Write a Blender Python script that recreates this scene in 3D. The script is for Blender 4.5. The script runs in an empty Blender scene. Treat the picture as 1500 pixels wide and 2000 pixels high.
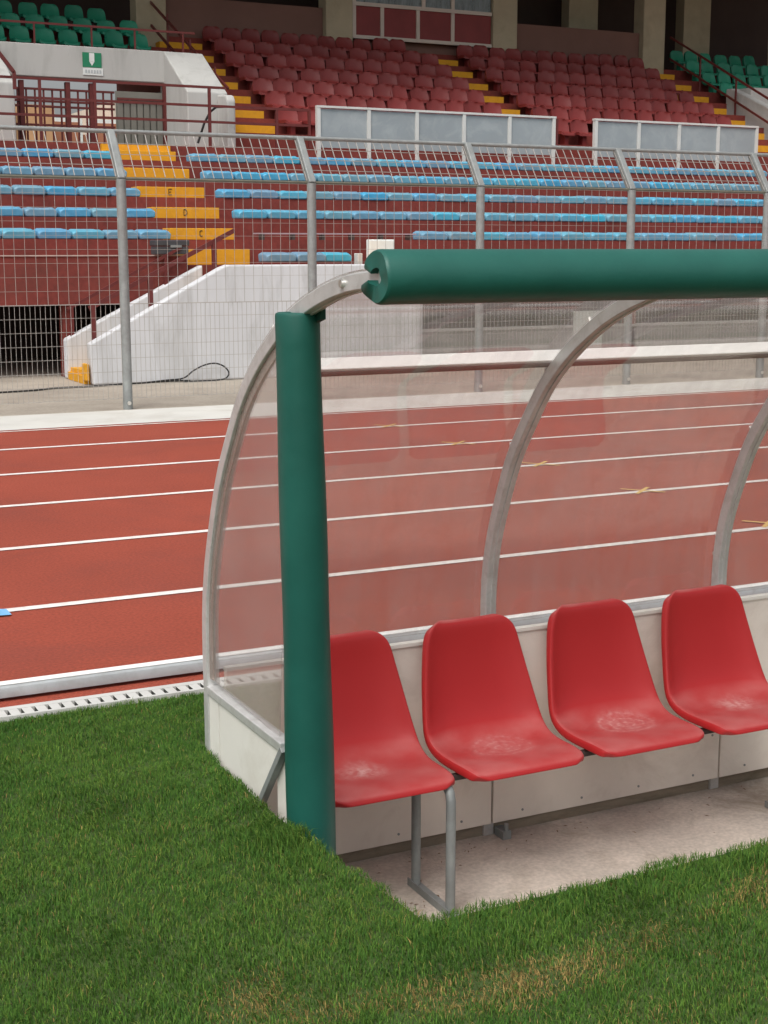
import bpy, math, random
import numpy as np
from mathutils import Vector, Matrix
random.seed(7)
rng = np.random.default_rng(11)
sc = bpy.context.scene
COL = sc.collection

# ---------------------------------------------------------------- materials
def srgb(r, g, b):
    f = lambda c: c/12.92 if c <= .04045 else ((c+.055)/1.055)**2.4
    return (f(r/255), f(g/255), f(b/255))

def nt(name):
    m = bpy.data.materials.new(name); m.use_nodes = True
    t = m.node_tree
    for n in list(t.nodes): t.nodes.remove(n)
    o = t.nodes.new('ShaderNodeOutputMaterial')
    return m, t, o

def mat(name, col, rough=.6, var=.12, scale=6., bump=0., bscale=60., metal=0., spec=.4,
        stain=None, stain_amt=0., stain_scale=2.5, rand=0., hue=0., coat=0., stretch=(1, 1, 1), fine=0., fscale=180.):
    m, t, o = nt(name); N = t.nodes; L = t.links
    p = N.new('ShaderNodeBsdfPrincipled')
    p.inputs['Roughness'].default_value = rough
    p.inputs['Metallic'].default_value = metal
    p.inputs['Specular IOR Level'].default_value = spec
    p.inputs['Coat Weight'].default_value = coat
    tc = N.new('ShaderNodeTexCoord'); mp = N.new('ShaderNodeMapping')
    mp.inputs['Scale'].default_value = stretch
    L.new(tc.outputs['Object'], mp.inputs['Vector'])
    n = N.new('ShaderNodeTexNoise'); n.inputs['Scale'].default_value = scale
    n.inputs['Detail'].default_value = 6; n.inputs['Roughness'].default_value = .62
    L.new(mp.outputs[0], n.inputs['Vector'])
    r = N.new('ShaderNodeMapRange')
    r.inputs['From Min'].default_value = .3; r.inputs['From Max'].default_value = .7
    r.inputs['To Min'].default_value = 1-var; r.inputs['To Max'].default_value = 1+var
    L.new(n.outputs['Fac'], r.inputs['Value'])
    val = r.outputs['Result']
    if fine > 0:
        n3 = N.new('ShaderNodeTexNoise'); n3.inputs['Scale'].default_value = fscale; n3.inputs['Detail'].default_value = 3
        L.new(mp.outputs[0], n3.inputs['Vector'])
        r3 = N.new('ShaderNodeMapRange')
        r3.inputs['From Min'].default_value = .3; r3.inputs['From Max'].default_value = .7
        r3.inputs['To Min'].default_value = 1-fine; r3.inputs['To Max'].default_value = 1+fine
        L.new(n3.outputs['Fac'], r3.inputs['Value'])
        mu = N.new('ShaderNodeMath'); mu.operation = 'MULTIPLY'
        L.new(val, mu.inputs[0]); L.new(r3.outputs[0], mu.inputs[1]); val = mu.outputs[0]
    if rand > 0:
        oi = N.new('ShaderNodeObjectInfo')
        r2 = N.new('ShaderNodeMapRange')
        r2.inputs['To Min'].default_value = 1-rand; r2.inputs['To Max'].default_value = 1+rand
        L.new(oi.outputs['Random'], r2.inputs['Value'])
        mu = N.new('ShaderNodeMath'); mu.operation = 'MULTIPLY'
        L.new(val, mu.inputs[0]); L.new(r2.outputs[0], mu.inputs[1]); val = mu.outputs[0]
    hs = N.new('ShaderNodeHueSaturation'); hs.inputs['Color'].default_value = (*col, 1)
    L.new(val, hs.inputs['Value'])
    if hue > 0:
        oi = N.new('ShaderNodeObjectInfo'); wn = N.new('ShaderNodeTexWhiteNoise'); wn.noise_dimensions = '1D'
        L.new(oi.outputs['Random'], wn.inputs['W'])
        r4 = N.new('ShaderNodeMapRange'); r4.inputs['To Min'].default_value = .5-hue; r4.inputs['To Max'].default_value = .5+hue*.1
        L.new(wn.outputs['Value'], r4.inputs['Value']); L.new(r4.outputs[0], hs.inputs['Hue'])
        r5 = N.new('ShaderNodeMapRange'); r5.inputs['To Min'].default_value = .72; r5.inputs['To Max'].default_value = 1.1
        L.new(oi.outputs['Random'], r5.inputs['Value']); L.new(r5.outputs[0], hs.inputs['Saturation'])
    out = hs.outputs['Color']
    if stain is not None:
        s = N.new('ShaderNodeTexNoise'); s.inputs['Scale'].default_value = stain_scale; s.inputs['Detail'].default_value = 8
        s.inputs['Roughness'].default_value = .68; s.inputs['Distortion'].default_value = .6
        L.new(mp.outputs[0], s.inputs['Vector'])
        rr = N.new('ShaderNodeMapRange'); rr.inputs['From Min'].default_value = .48; rr.inputs['From Max'].default_value = .72
        rr.inputs['To Max'].default_value = stain_amt
        L.new(s.outputs['Fac'], rr.inputs['Value'])
        mx = N.new('ShaderNodeMix'); mx.data_type = 'RGBA'
        L.new(rr.outputs[0], mx.inputs['Factor']); L.new(out, mx.inputs['A'])
        mx.inputs['B'].default_value = (*stain, 1)
        out = mx.outputs['Result']
    L.new(out, p.inputs['Base Color'])
    if bump > 0:
        b = N.new('ShaderNodeBump'); b.inputs['Strength'].default_value = bump; b.inputs['Distance'].default_value = .004
        n2 = N.new('ShaderNodeTexNoise'); n2.inputs['Scale'].default_value = bscale; n2.inputs['Detail'].default_value = 4
        L.new(mp.outputs[0], n2.inputs['Vector']); L.new(n2.outputs['Fac'], b.inputs['Height'])
        L.new(b.outputs[0], p.inputs['Normal'])
    L.new(p.outputs[0], o.inputs['Surface'])
    return m

M = {}
M['soil'] = mat('soil', (.055, .085, .022), .95, .35, 9, .6, 120)
M['track'] = mat('track_rubber', (.305, .058, .032), .9, .09, .9, .6, 260, stain=(.19, .048, .036), stain_amt=.6, stain_scale=.5, fine=.20, fscale=70)
M['line'] = mat('line_paint', (.80, .75, .71), .8, .14, 14, .4, 200, stain=(.45, .2, .15), stain_amt=.3, stain_scale=26)
M['cross'] = mat('yellow_mark', (.72, .47, .14), .8, .1, 20)
M['blue_mark'] = mat('blue_mark', (.2, .45, .72), .8, .1, 20)
M['border'] = mat('border_paint', (.62, .61, .57), .8, .07, 1.6, .3, 80, stain=(.42, .38, .32), stain_amt=.5, stain_scale=1.2)
M['apron'] = mat('apron_concrete', (.40, .35, .29), .9, .14, 1.2, .4, 60, stain=(.25, .21, .17), stain_amt=.6, stain_scale=.8, fine=.1, fscale=30)
M['slab'] = mat('slab_concrete', (.56, .49, .425), .9, .13, 5, .6, 140, stain=(.27, .215, .16), stain_amt=.8, stain_scale=3.4, fine=.13, fscale=70)
M['pitwall'] = mat('pit_concrete', (.17, .14, .10), .95, .2, 8, .7, 50)
M['upstand'] = mat('upstand_concrete', (.30, .25, .19), .95, .25, 6, .7, 70, stain=(.12, .10, .065), stain_amt=.8, stain_scale=4, stretch=(.5, 1, 2))
M['alu'] = mat('aluminium', (.66, .66, .65), .42, .08, 14, .12, 200, metal=.45, stain=(.42, .40, .37), stain_amt=.5, stain_scale=18)
M['alu_pale'] = mat('pale_aluminium', (.62, .60, .56), .55, .10, 14, .15, 200, metal=.25, stain=(.34, .31, .27), stain_amt=.5, stain_scale=14)
M['kerb'] = mat('kerb_metal', (.43, .455, .47), .5, .10, 8, .1, 120, metal=.3, stain=(.30, .29, .28), stain_amt=.6, stain_scale=9)
M['bolt'] = mat('bolt_steel', (.75, .74, .70), .3, .1, 40, metal=.9)
M['galv'] = mat('galvanised', (.30, .32, .315), .6, .16, 10, .2, 120, metal=.35, stain=(.22, .22, .21), stain_amt=.55, stain_scale=6)
M['rail_dark'] = mat('dark_rail', (.13, .13, .10), .7, .15, 8)  # dark olive tone of the rail at the crank
M['wire'] = mat('fence_wire', (.42, .40, .37), .6, .15, 8, metal=.3)
M['pad'] = mat('green_pad', (.010, .100, .078), .48, .10, 5, .32, 24, spec=.5, stain=(.02, .13, .10), stain_amt=.35, stain_scale=5, stretch=(1, 1, 1))
M['pad_dark'] = mat('dark_green_core', (.008, .05, .035), .6, .1, 6)
M['foam'] = mat('pad_end', (.03, .20, .15), .6, .25, 14, .5, 60)
M['red'] = mat('red_plastic', (.50, .020, .024), .42, .06, 4, .12, 420, spec=.42)
M['panel'] = mat('white_panel', (.80, .78, .72), .55, .05, 3, .05, 60, stain=(.44, .38, .30), stain_amt=.35, stain_scale=2.2)
M['panel_grey'] = mat('cream_panel', (.83, .77, .69), .55, .06, 3, .05, 60, stain=(.45, .36, .29), stain_amt=.45, stain_scale=2.8)
M['bracket'] = mat('dark_bracket', (.06, .045, .04), .6, .2, 20)
M['white'] = mat('white_render', (.63, .64, .66), .85, .06, 1.6, .35, 40, stain=(.34, .34, .33), stain_amt=.6, stain_scale=3.2, stretch=(1, 1, .22))
M['white_up'] = mat('grey_render', (.50, .50, .48), .85, .08, 1.1, .3, 30, stain=(.33, .33, .31), stain_amt=.65, stain_scale=3.0, stretch=(1, 1, .2))
M['maroon'] = mat('maroon_terrace', (.20, .038, .030), .85, .18, 1.4, .4, 30, stain=(.11, .035, .027), stain_amt=.6, stain_scale=1.1, fine=.12, fscale=20)
M['maroon_rail'] = mat('maroon_rail', (.13, .026, .024), .5, .15, 8)
M['lip'] = mat('slab_edge', (.50, .36, .32), .85, .25, 3)
M['yellow'] = mat('yellow_paint', (.70, .34, .015), .75, .10, 5, .2, 60, stain=(.45, .20, .03), stain_amt=.5, stain_scale=5)
M['ink'] = mat('dark_paint', (.09, .06, .02), .8, .1, 10)
M['blue'] = mat('blue_seat', (.10, .33, .53), .5, .12, 7, .1, 80, stain=(.34, .44, .50), stain_amt=.5, stain_scale=5, rand=.18, hue=.025)
M['maroon_seat'] = mat('maroon_seat', (.195, .028, .026), .45, .08, 6, rand=.12)
M['green_seat'] = mat('green_seat', (.015, .24, .145), .45, .08, 6, rand=.14)
M['column'] = mat('column_concrete', (.43, .38, .27), .9, .12, 1.5, .4, 30, stain=(.28, .25, .17), stain_amt=.55, stain_scale=1.2)
M['brown'] = mat('brown_wall', (.19, .105, .085), .9, .10, 1.2, .3, 30)
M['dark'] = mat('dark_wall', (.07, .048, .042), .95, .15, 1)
M['shade_roof'] = mat('roof_concrete', (.25, .22, .18), .9, .1, 1)
M['frame'] = mat('window_frame', (.60, .54, .48), .6, .06, 4)
M['redpane'] = mat('red_panel', (.22, .035, .035), .5, .12, 2)
M['greypane'] = mat('frosted_panel', (.30, .33, .345), .35, .07, 1.2, stain=(.44, .46, .46), stain_amt=.6, stain_scale=2.4)
M['post_white'] = mat('post_white', (.60, .59, .56), .6, .06, 4)
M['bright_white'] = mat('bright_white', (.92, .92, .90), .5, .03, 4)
M['gate_grey'] = mat('grey_sheet', (.19, .185, .16), .7, .1, 3)
M['black'] = mat('black_rubber', (.02, .02, .02), .6, .2, 20)
M['boxdark'] = mat('dark_box', (.055, .055, .06), .6, .2, 12)
M['sign_green'] = mat('sign_green', (.02, .22, .11), .5, .05, 10)
M['sign_white'] = mat('sign_white', (.75, .78, .76), .5, .05, 10)
M['sign_grey'] = mat('sign_grey', (.48, .52, .53), .6, .05, 10)
M['house_a'] = mat('ochre_wall', (.55, .32, .17), .9, .12, 1)
M['house_b'] = mat('cream_wall', (.66, .58, .48), .9, .1, 1)
M['house_c'] = mat('brick_red_wall', (.40, .17, .10), .9, .1, 1)
M['plastic_white'] = mat('channel_white', (.58, .575, .55), .7, .08, 8, stain=(.45, .42, .38), stain_amt=.4, stain_scale=6)
M['slot'] = mat('slot_shade', (.06, .06, .055), .9)
M['leaf'] = mat('dead_leaf', (.19, .115, .06), .9, .3, 30)

def glass_mat(name, tint, haze, hazecol, rough=.03):
    m, t, o = nt(name); N = t.nodes; L = t.links
    tr = N.new('ShaderNodeBsdfTransparent'); tr.inputs['Color'].default_value = (*tint, 1)
    df = N.new('ShaderNodeBsdfDiffuse')
    tl = N.new('ShaderNodeBsdfTranslucent')
    for d in (df, tl): d.inputs['Color'].default_value = (*hazecol, 1)
    mm = N.new('ShaderNodeMixShader'); mm.inputs['Fac'].default_value = .5
    L.new(df.outputs[0], mm.inputs[1]); L.new(tl.outputs[0], mm.inputs[2])
    tc = N.new('ShaderNodeTexCoord')
    mp = N.new('ShaderNodeMapping'); mp.inputs['Scale'].default_value = (2.2, .6, .6); L.new(tc.outputs['Object'], mp.inputs['Vector'])
    n = N.new('ShaderNodeTexNoise'); n.inputs['Scale'].default_value = 3.6; n.inputs['Detail'].default_value = 9; n.inputs['Roughness'].default_value = .7
    L.new(mp.outputs[0], n.inputs['Vector'])
    r = N.new('ShaderNodeMapRange'); r.inputs['From Min'].default_value = .35; r.inputs['From Max'].default_value = .7
    r.inputs['To Min'].default_value = haze*.55; r.inputs['To Max'].default_value = haze*1.5
    L.new(n.outputs['Fac'], r.inputs['Value'])
    m1 = N.new('ShaderNodeMixShader'); L.new(r.outputs[0], m1.inputs['Fac'])
    L.new(tr.outputs[0], m1.inputs[1]); L.new(mm.outputs[0], m1.inputs[2])
    gl = N.new('ShaderNodeBsdfGlossy'); gl.inputs['Roughness'].default_value = rough
    gl.inputs['Color'].default_value = (.9, .9, .9, 1)
    fr = N.new('ShaderNodeFresnel')
    ge = N.new('ShaderNodeNewGeometry'); io = N.new('ShaderNodeMapRange')      # same reflectance from both faces of the sheet
    io.inputs['To Min'].default_value = 1.58; io.inputs['To Max'].default_value = 1/1.58
    L.new(ge.outputs['Backfacing'], io.inputs['Value']); L.new(io.outputs[0], fr.inputs['IOR'])
    m2 = N.new('ShaderNodeMixShader')
    L.new(fr.outputs[0], m2.inputs['Fac']); L.new(m1.outputs[0], m2.inputs[1]); L.new(gl.outputs[0], m2.inputs[2])
    L.new(m2.outputs[0], o.inputs['Surface'])
    return m
M['acrylic'] = glass_mat('clear_acrylic', (.94, .93, .92), .13, (.86, .77, .75))
M['frosted'] = glass_mat('frosted_edge', (.9, .88, .86), .45, (.62, .52, .47), .2)
M['pane'] = glass_mat('window_glass', (.6, .66, .66), .42, (.5, .58, .58))  # grey-blue haze colour stands in for reflections on the glass

# worn red shell: ring-shaped scuffing in the middle of the seat (object space)
def worn_red(name, cx, cy, seed, amt, ring=True):
    m, t, o = nt(name); N = t.nodes; L = t.links
    p = N.new('ShaderNodeBsdfPrincipled'); p.inputs['Specular IOR Level'].default_value = .4
    tc = N.new('ShaderNodeTexCoord'); mp = N.new('ShaderNodeMapping')
    mp.inputs['Location'].default_value = (-cx/.150, -cy/.118, 0); mp.inputs['Scale'].default_value = (1/.150, 1/.118, 0)
    L.new(tc.outputs['Object'], mp.inputs['Vector'])
    nz = N.new('ShaderNodeTexNoise'); nz.inputs['Scale'].default_value = 22; nz.inputs['Detail'].default_value = 6; nz.noise_dimensions = '4D'
    nz.inputs['W'].default_value = seed
    L.new(tc.outputs['Object'], nz.inputs['Vector'])
    ln = N.new('ShaderNodeVectorMath'); ln.operation = 'LENGTH'; L.new(mp.outputs[0], ln.inputs[0])
    ad = N.new('ShaderNodeMath'); ad.operation = 'MULTIPLY_ADD'; L.new(nz.outputs['Fac'], ad.inputs[0]); ad.inputs[1].default_value = .22 if ring else .5
    L.new(ln.outputs['Value'], ad.inputs[2])
    cr = N.new('ShaderNodeValToRGB'); L.new(ad.outputs[0], cr.inputs['Fac'])
    e = cr.color_ramp.elements
    e[0].position = .0; e[0].color = (.4, .4, .4, 1)
    e[1].position = 1.0; e[1].color = (0, 0, 0, 1)
    for pos, v in (((.20, .9), (.45, .75), (.62, .4), (.80, .22), (.93, .04)) if not ring else ((.24, .35), (.29, .85), (.35, .3), (.47, .35), (.52, .75), (.58, .28), (.72, .3), (.77, .6), (.83, .25), (.93, .06))):
        q = e.new(pos); q.color = (v, v, v, 1)
    n2 = N.new('ShaderNodeTexNoise'); n2.inputs['Scale'].default_value = 60; n2.inputs['Detail'].default_value = 5
    L.new(tc.outputs['Object'], n2.inputs['Vector'])
    r = N.new('ShaderNodeMapRange'); r.inputs['From Min'].default_value = .35; r.inputs['From Max'].default_value = .65
    r.inputs['To Min'].default_value = .2; r.inputs['To Max'].default_value = 1.
    L.new(n2.outputs['Fac'], r.inputs['Value'])
    # scuffs belong on the upward face of the seat only
    ge = N.new('ShaderNodeNewGeometry'); sx = N.new('ShaderNodeSeparateXYZ'); L.new(ge.outputs['Normal'], sx.inputs[0])
    up = N.new('ShaderNodeMapRange'); up.inputs['From Min'].default_value = .55; up.inputs['From Max'].default_value = .85
    L.new(sx.outputs['Z'], up.inputs['Value'])
    a = N.new('ShaderNodeMath'); a.operation = 'MULTIPLY'; L.new(cr.outputs[0], a.inputs[0]); L.new(r.outputs[0], a.inputs[1])
    b = N.new('ShaderNodeMath'); b.operation = 'MULTIPLY'; L.new(a.outputs[0], b.inputs[0]); L.new(up.outputs[0], b.inputs[1])
    c = N.new('ShaderNodeMath'); c.operation = 'MULTIPLY'; L.new(b.outputs[0], c.inputs[0]); c.inputs[1].default_value = amt
    # general dusty fade of the seat
    n3 = N.new('ShaderNodeTexNoise'); n3.inputs['Scale'].default_value = 7; n3.inputs['Detail'].default_value = 6
    L.new(tc.outputs['Object'], n3.inputs['Vector'])
    r3 = N.new('ShaderNodeMapRange'); r3.inputs['From Min'].default_value = .3; r3.inputs['From Max'].default_value = .7
    r3.inputs['To Min'].default_value = .06; r3.inputs['To Max'].default_value = .34
    L.new(n3.outputs['Fac'], r3.inputs['Value'])
    mxa = N.new('ShaderNodeMath'); mxa.operation = 'MULTIPLY'; L.new(r3.outputs[0], mxa.inputs[0]); L.new(up.outputs[0], mxa.inputs[1])
    su = N.new('ShaderNodeMath'); su.operation = 'ADD'; su.use_clamp = True; L.new(c.outputs[0], su.inputs[0]); L.new(mxa.outputs[0], su.inputs[1])
    mx = N.new('ShaderNodeMix'); mx.data_type = 'RGBA'; L.new(su.outputs[0], mx.inputs['Factor'])
    mx.inputs['A'].default_value = (.46, .022, .024, 1); mx.inputs['B'].default_value = (.66, .36, .34, 1)
    L.new(mx.outputs['Result'], p.inputs['Base Color'])
    rr = N.new('ShaderNodeMapRange'); rr.inputs['To Min'].default_value = .42; rr.inputs['To Max'].default_value = .75
    L.new(su.outputs[0], rr.inputs['Value']); L.new(rr.outputs[0], p.inputs['Roughness'])
    bp = N.new('ShaderNodeBump'); bp.inputs['Strength'].default_value = .12; bp.inputs['Distance'].default_value = .002
    n4 = N.new('ShaderNodeTexNoise'); n4.inputs['Scale'].default_value = 380
    L.new(tc.outputs['Object'], n4.inputs['Vector']); L.new(n4.outputs['Fac'], bp.inputs['Height']); L.new(bp.outputs[0], p.inputs['Normal'])
    L.new(p.outputs[0], o.inputs['Surface'])
    return m

# ---------------------------------------------------------------- mesh building
class MB:
    def __init__(s): s.v = []; s.f = []
    def add(s, vs, fs):
        n = len(s.v); s.v += [tuple(map(float, v)) for v in vs]; s.f += [tuple(i+n for i in f) for f in fs]; return s
    def box(s, x0, x1, y0, y1, z0, z1):
        vs = [(x, y, z) for z in (z0, z1) for y in (y0, y1) for x in (x0, x1)]
        return s.add(vs, [(0, 2, 3, 1), (4, 5, 7, 6), (0, 1, 5, 4), (2, 6, 7, 3), (0, 4, 6, 2), (1, 3, 7, 5)])
    def prism_x(s, pts, x0, x1):          # polygon in (y,z), extruded along x
        n = len(pts)
        vs = [(x0, y, z) for y, z in pts]+[(x1, y, z) for y, z in pts]
        fs = [tuple(range(n))[::-1], tuple(range(n, 2*n))]+[(i, (i+1) % n, n+(i+1) % n, n+i) for i in range(n)]
        return s.add(vs, fs)
    def prism_y(s, pts, y0, y1):          # polygon in (x,z), extruded along y
        n = len(pts)
        vs = [(x, y0, z) for x, z in pts]+[(x, y1, z) for x, z in pts]
        fs = [tuple(range(n)), tuple(range(n, 2*n))[::-1]]+[(i, n+i, n+(i+1) % n, (i+1) % n) for i in range(n)]
        return s.add(vs, fs)
    def prism_z(s, pts, z0, z1):          # polygon in (x,y), extruded along z
        n = len(pts)
        vs = [(x, y, z0) for x, y in pts]+[(x, y, z1) for x, y in pts]
        return s.add(vs, [tuple(range(n))[::-1], tuple(range(n, 2*n))]+[(i, (i+1) % n, n+(i+1) % n, n+i) for i in range(n)])
    def tube(s, path, r, n=10, cap=True):
        P = [Vector(p) for p in path]; R = r if isinstance(r, (list, tuple)) else [r]*len(P)
        rings = []; prev = None
        for i, p in enumerate(P):
            d = (P[min(i+1, len(P)-1)]-P[max(i-1, 0)]).normalized()
            if prev is None:
                a = Vector((0, 0, 1)) if abs(d.z) < .9 else Vector((0, 1, 0))
                u = d.cross(a).normalized()
            else:
                u = (prev-d*prev.dot(d)).normalized()
            prev = u; w = d.cross(u)
            rings.append([p+(u*math.cos(2*math.pi*k/n+math.pi/n)+w*math.sin(2*math.pi*k/n+math.pi/n))*R[i] for k in range(n)])
        base = len(s.v)
        vs = [tuple(q) for ring in rings for q in ring]; fs = []
        for i in range(len(P)-1):
            for k in range(n):
                a = i*n+k; b = i*n+(k+1) % n
                fs.append((a, b, b+n, a+n))
        if cap:
            fs.append(tuple(range(n))[::-1]); fs.append(tuple(range((len(P)-1)*n, len(P)*n)))
        return s.add(vs, fs)
    def bar(s, a, b, w, h=None):          # rectangular bar between points
        h = h or w; a = Vector(a); b = Vector(b); d = (b-a).normalized()
        up = Vector((0, 0, 1)) if abs(d.z) < .95 else Vector((0, 1, 0))
        u = d.cross(up).normalized()*w/2; v = u.cross(d).normalized()*h/2
        vs = [a-u-v, a+u-v, a+u+v, a-u+v, b-u-v, b+u-v, b+u+v, b-u+v]
        return s.add(vs, [(0, 3, 2, 1), (4, 5, 6, 7), (0, 1, 5, 4), (1, 2, 6, 5), (2, 3, 7, 6), (3, 0, 4, 7)])
    def build(s, name, m, parent=None, smooth=False, bevel=0, loc=None, angle=40, seg=2):
        me = bpy.data.meshes.new(name); me.from_pydata(s.v, [], s.f); me.update()
        import bmesh
        bm = bmesh.new(); bm.from_mesh(me); bmesh.ops.recalc_face_normals(bm, faces=bm.faces)
        bm.to_mesh(me); bm.free()
        if isinstance(m, (list, tuple)):
            for q in m: me.materials.append(q)
        else: me.materials.append(m)
        o = bpy.data.objects.new(name, me); COL.objects.link(o)
        if loc: o.location = loc
        if smooth:
            me.shade_smooth()
            try: me.set_sharp_from_angle(angle=math.radians(angle))
            except Exception: pass
        if bevel:
            b = o.modifiers.new('bevel', 'BEVEL'); b.width = bevel; b.segments = seg; b.limit_method = 'ANGLE'; b.angle_limit = math.radians(35)
        if parent:
            o.parent = parent; o.matrix_parent_inverse = Matrix.Translation(-Vector(parent.location))
        return o

def tag(o, label=None, cat=None, group=None, kind=None):
    if label: o['label'] = label
    if cat: o['category'] = cat
    if group: o['group'] = group
    if kind: o['kind'] = kind
    return o
def thing(name, label, cat, loc=(0, 0, 0), group=None):
    o = bpy.data.objects.new(name, None); COL.objects.link(o); o.location = loc; o.empty_display_size = .1
    return tag(o, label, cat, group)
def struct(o): o['kind'] = 'structure'; return o
def copy_tree(o, dx, parent=None):
    c = o.copy(); COL.objects.link(c)
    if parent is None: c.location = Vector(o.location)+Vector(dx)
    else: c.parent = parent
    for ch in [k for k in bpy.data.objects if k.parent == o]: copy_tree(ch, dx, c)
    return c
def sheet(name, x0, x1, y0, y1, z, m):
    return MB().add([(x0, y0, z), (x1, y0, z), (x1, y1, z), (x0, y1, z)], [(0, 1, 2, 3)]).build(name, m)

ORD = ['zeroth', 'first', 'second', 'third', 'fourth', 'fifth', 'sixth', 'seventh', 'eighth', 'ninth', 'tenth', 'eleventh', 'twelfth',
       'thirteenth', 'fourteenth', 'fifteenth', 'sixteenth', 'seventeenth', 'eighteenth', 'nineteenth', 'twentieth',
       'twenty-first', 'twenty-second', 'twenty-third', 'twenty-fourth', 'twenty-fifth', 'twenty-sixth', 'twenty-seventh']

# ---------------------------------------------------------------- setting
PX0, PX1, PY0, PY1, PZ = 1.512, 4.75, 2.80, 4.205, -.488
g = MB()
def q(x0, x1, y0, y1, z=-.012): g.add([(x0, y0, z), (x1, y0, z), (x1, y1, z), (x0, y1, z)], [(0, 1, 2, 3)])
B = 160
GX = 1.446
zz_ = -.012
g.add([(x, y, zz_) for x, y in ((-B, -B), (1.512, -B), (1.512, PY0), (1.512, 2.82), (GX, 3.55), (GX, PY1), (GX, B), (-B, B))], [(0, 1, 2, 3, 4, 5, 6, 7)])
q(PX1, B, -B, B); q(1.512, PX1, -B, PY0); q(GX, PX1, PY1, B)
struct(g.build('ground', M['soil']))
# pit under the shelter
pw = MB()
pw.prism_z([(1.33, 2.68), (1.51, 2.68), (1.511, 2.82), (1.445, 3.55), (1.445, PY1+.1), (1.33, PY1+.1)], PZ-.05, -.014); pw.box(PX1, PX1+.12, PY0-.12, PY1+.10, PZ-.05, -.014)
pw.box(PX0, PX1, PY0-.12, PY0, PZ-.05, -.014); pw.box(PX0, PX1, PY1, PY1+.10, PZ-.05, -.014)
struct(pw.build('pit_wall', M['pitwall']))
up_ = MB().box(1.50, PX1, 4.160, 4.2035, PZ+.001, -.432)
struct(up_.build('slab_upstand', M['upstand']))
sl = MB().box(1.44, PX1, PY0, PY1, PZ-.1, PZ)
struct(sl.build('floor_slab', M['slab']))
# athletics track
struct(sheet('track', -40, 60, 4.838, 12.60, 0, M['track']))
ml = MB()
for y in (6.20, 7.52, 8.81, 10.075, 11.36):
    w = .031
    ml.add([(-40, y-w, .004), (60, y-w, .004), (60, y+w, .004), (-40, y+w, .004)], [(0, 1, 2, 3)])
ml.add([(-40, 12.47, .004), (60, 12.47, .004), (60, 12.51, .004), (-40, 12.51, .004)], [(0, 1, 2, 3)])
struct(ml.build('track_lines', M['line']))
mc = MB()
def strip(a, b, w, z):
    a = Vector(a); b = Vector(b); d = (b-a).normalized(); n = Vector((-d.y, d.x))*w/2
    mc.add([(*(a-n), z), (*(b-n), z), (*(b+n), z), (*(a+n), z)], [(0, 1, 2, 3)])
for x, y in ((5.64, 7.531), (5.683, 8.821), (5.716, 10.09), (5.74, 11.374), (5.60, 6.29)):
    strip((x-.09, y+.12), (x+.09, y-.12), .026, .008); strip((x-.11, y-.09), (x+.11, y+.09), .026, .0085)
struct(mc.build('track_crosses', M['cross']))
struct(MB().add([(1.02, 6.12, .008), (1.27, 6.10, .008), (1.27, 6.21, .008), (1.22, 6.235, .008), (1.02, 6.25, .008)], [(0, 1, 2, 3, 4)]).build('track_patch', M['blue_mark']))
struct(sheet('track_border', -40, 60, 12.60, 13.69, .002, M['border']))
struct(sheet('pavement', -40, 60, 13.69, 40, -.004, M['apron']))
# drainage channel along the turf
ch = thing('drainage_channel', 'white slotted drainage channel running between the grass and the track kerb', 'drain', (0, 4.82, 0))
cb = MB(); cb.box(-8, 14, 4.801, 4.834, -.03, .006); cb.box(-8, 14, 4.728, 4.742, -.03, .006)
cb.build('channel_edge', M['plastic_white'], ch)
gm = MB(); vs = []; x = -8.
while x < 14: vs += [(x, .0055), (x+.033, .0055), (x+.0335, -.022), (x+.0455, -.022)]; x += .046
n_ = len(vs)
gm.add([(a, 4.743, z) for a, z in vs]+[(a, 4.800, z) for a, z in vs], [(i, i+1, n_+i+1, n_+i) for i in range(n_-1)])
gro = gm.build('channel_grating', [M['plastic_white'], M['slot']], ch)
for pl in gro.data.polygons:
    if any(gro.data.vertices[i].co.z < -.01 for i in pl.vertices): pl.material_index = 1  # slot walls and bottoms coloured dark for the shade inside them
# kerb rail
kb = thing('track_kerb', 'low pale aluminium kerb rail along the inner edge of the track', 'kerb', (0, 4.93, 0))
kp = MB()
kp.prism_x([(4.912, .014), (4.912, .046), (4.918, .054), (4.93, .057), (4.958, .057), (4.968, .052), (4.972, .044), (4.972, .014)], -12, 22)
kp.build('kerb_rail', M['kerb'], kb, smooth=True)
MB().box(-12, 22, 4.922, 4.966, .0572, .0590).build('painted_top', M['bright_white'], kb)
kf = MB()
for i in range(-12, 24): kf.box(i*.9, i*.9+.03, 4.925, 4.965, .0, .0135)
kf.build('kerb_feet', M['bracket'], kb)

# ---------------------------------------------------------------- dugout shelter
X1 = 1.459; RW = .042
dug = thing('dugout', 'team dugout shelter with green padded post and bar and curved clear panels', 'dugout', (1.48, 3.6, 0))
raw = [(4.19, -.10), (4.19, .08), (4.192, .2), (4.194, .29), (4.19, .424), (4.167, .56), (4.121, .697), (4.042, .874), (3.947, 1.016),
       (3.849, 1.140), (3.727, 1.247), (3.592, 1.334), (3.473, 1.392), (3.343, 1.438), (3.219, 1.470), (3.103, 1.490), (2.976, 1.501), (2.935, 1.503)]
def catmull(pts, sub=4):
    out = []
    for i in range(len(pts)-1):
        p0 = pts[max(i-1, 0)]; p1 = pts[i]; p2 = pts[i+1]; p3 = pts[min(i+2, len(pts)-1)]
        for k in range(sub):
            t = k/sub
            out.append(tuple(.5*((2*p1[j])+(-p0[j]+p2[j])*t+(2*p0[j]-5*p1[j]+4*p2[j]-p3[j])*t*t+(-p0[j]+3*p1[j]-3*p2[j]+p3[j])*t**3) for j in (0, 1)))
    out.append(pts[-1]); return out
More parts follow.
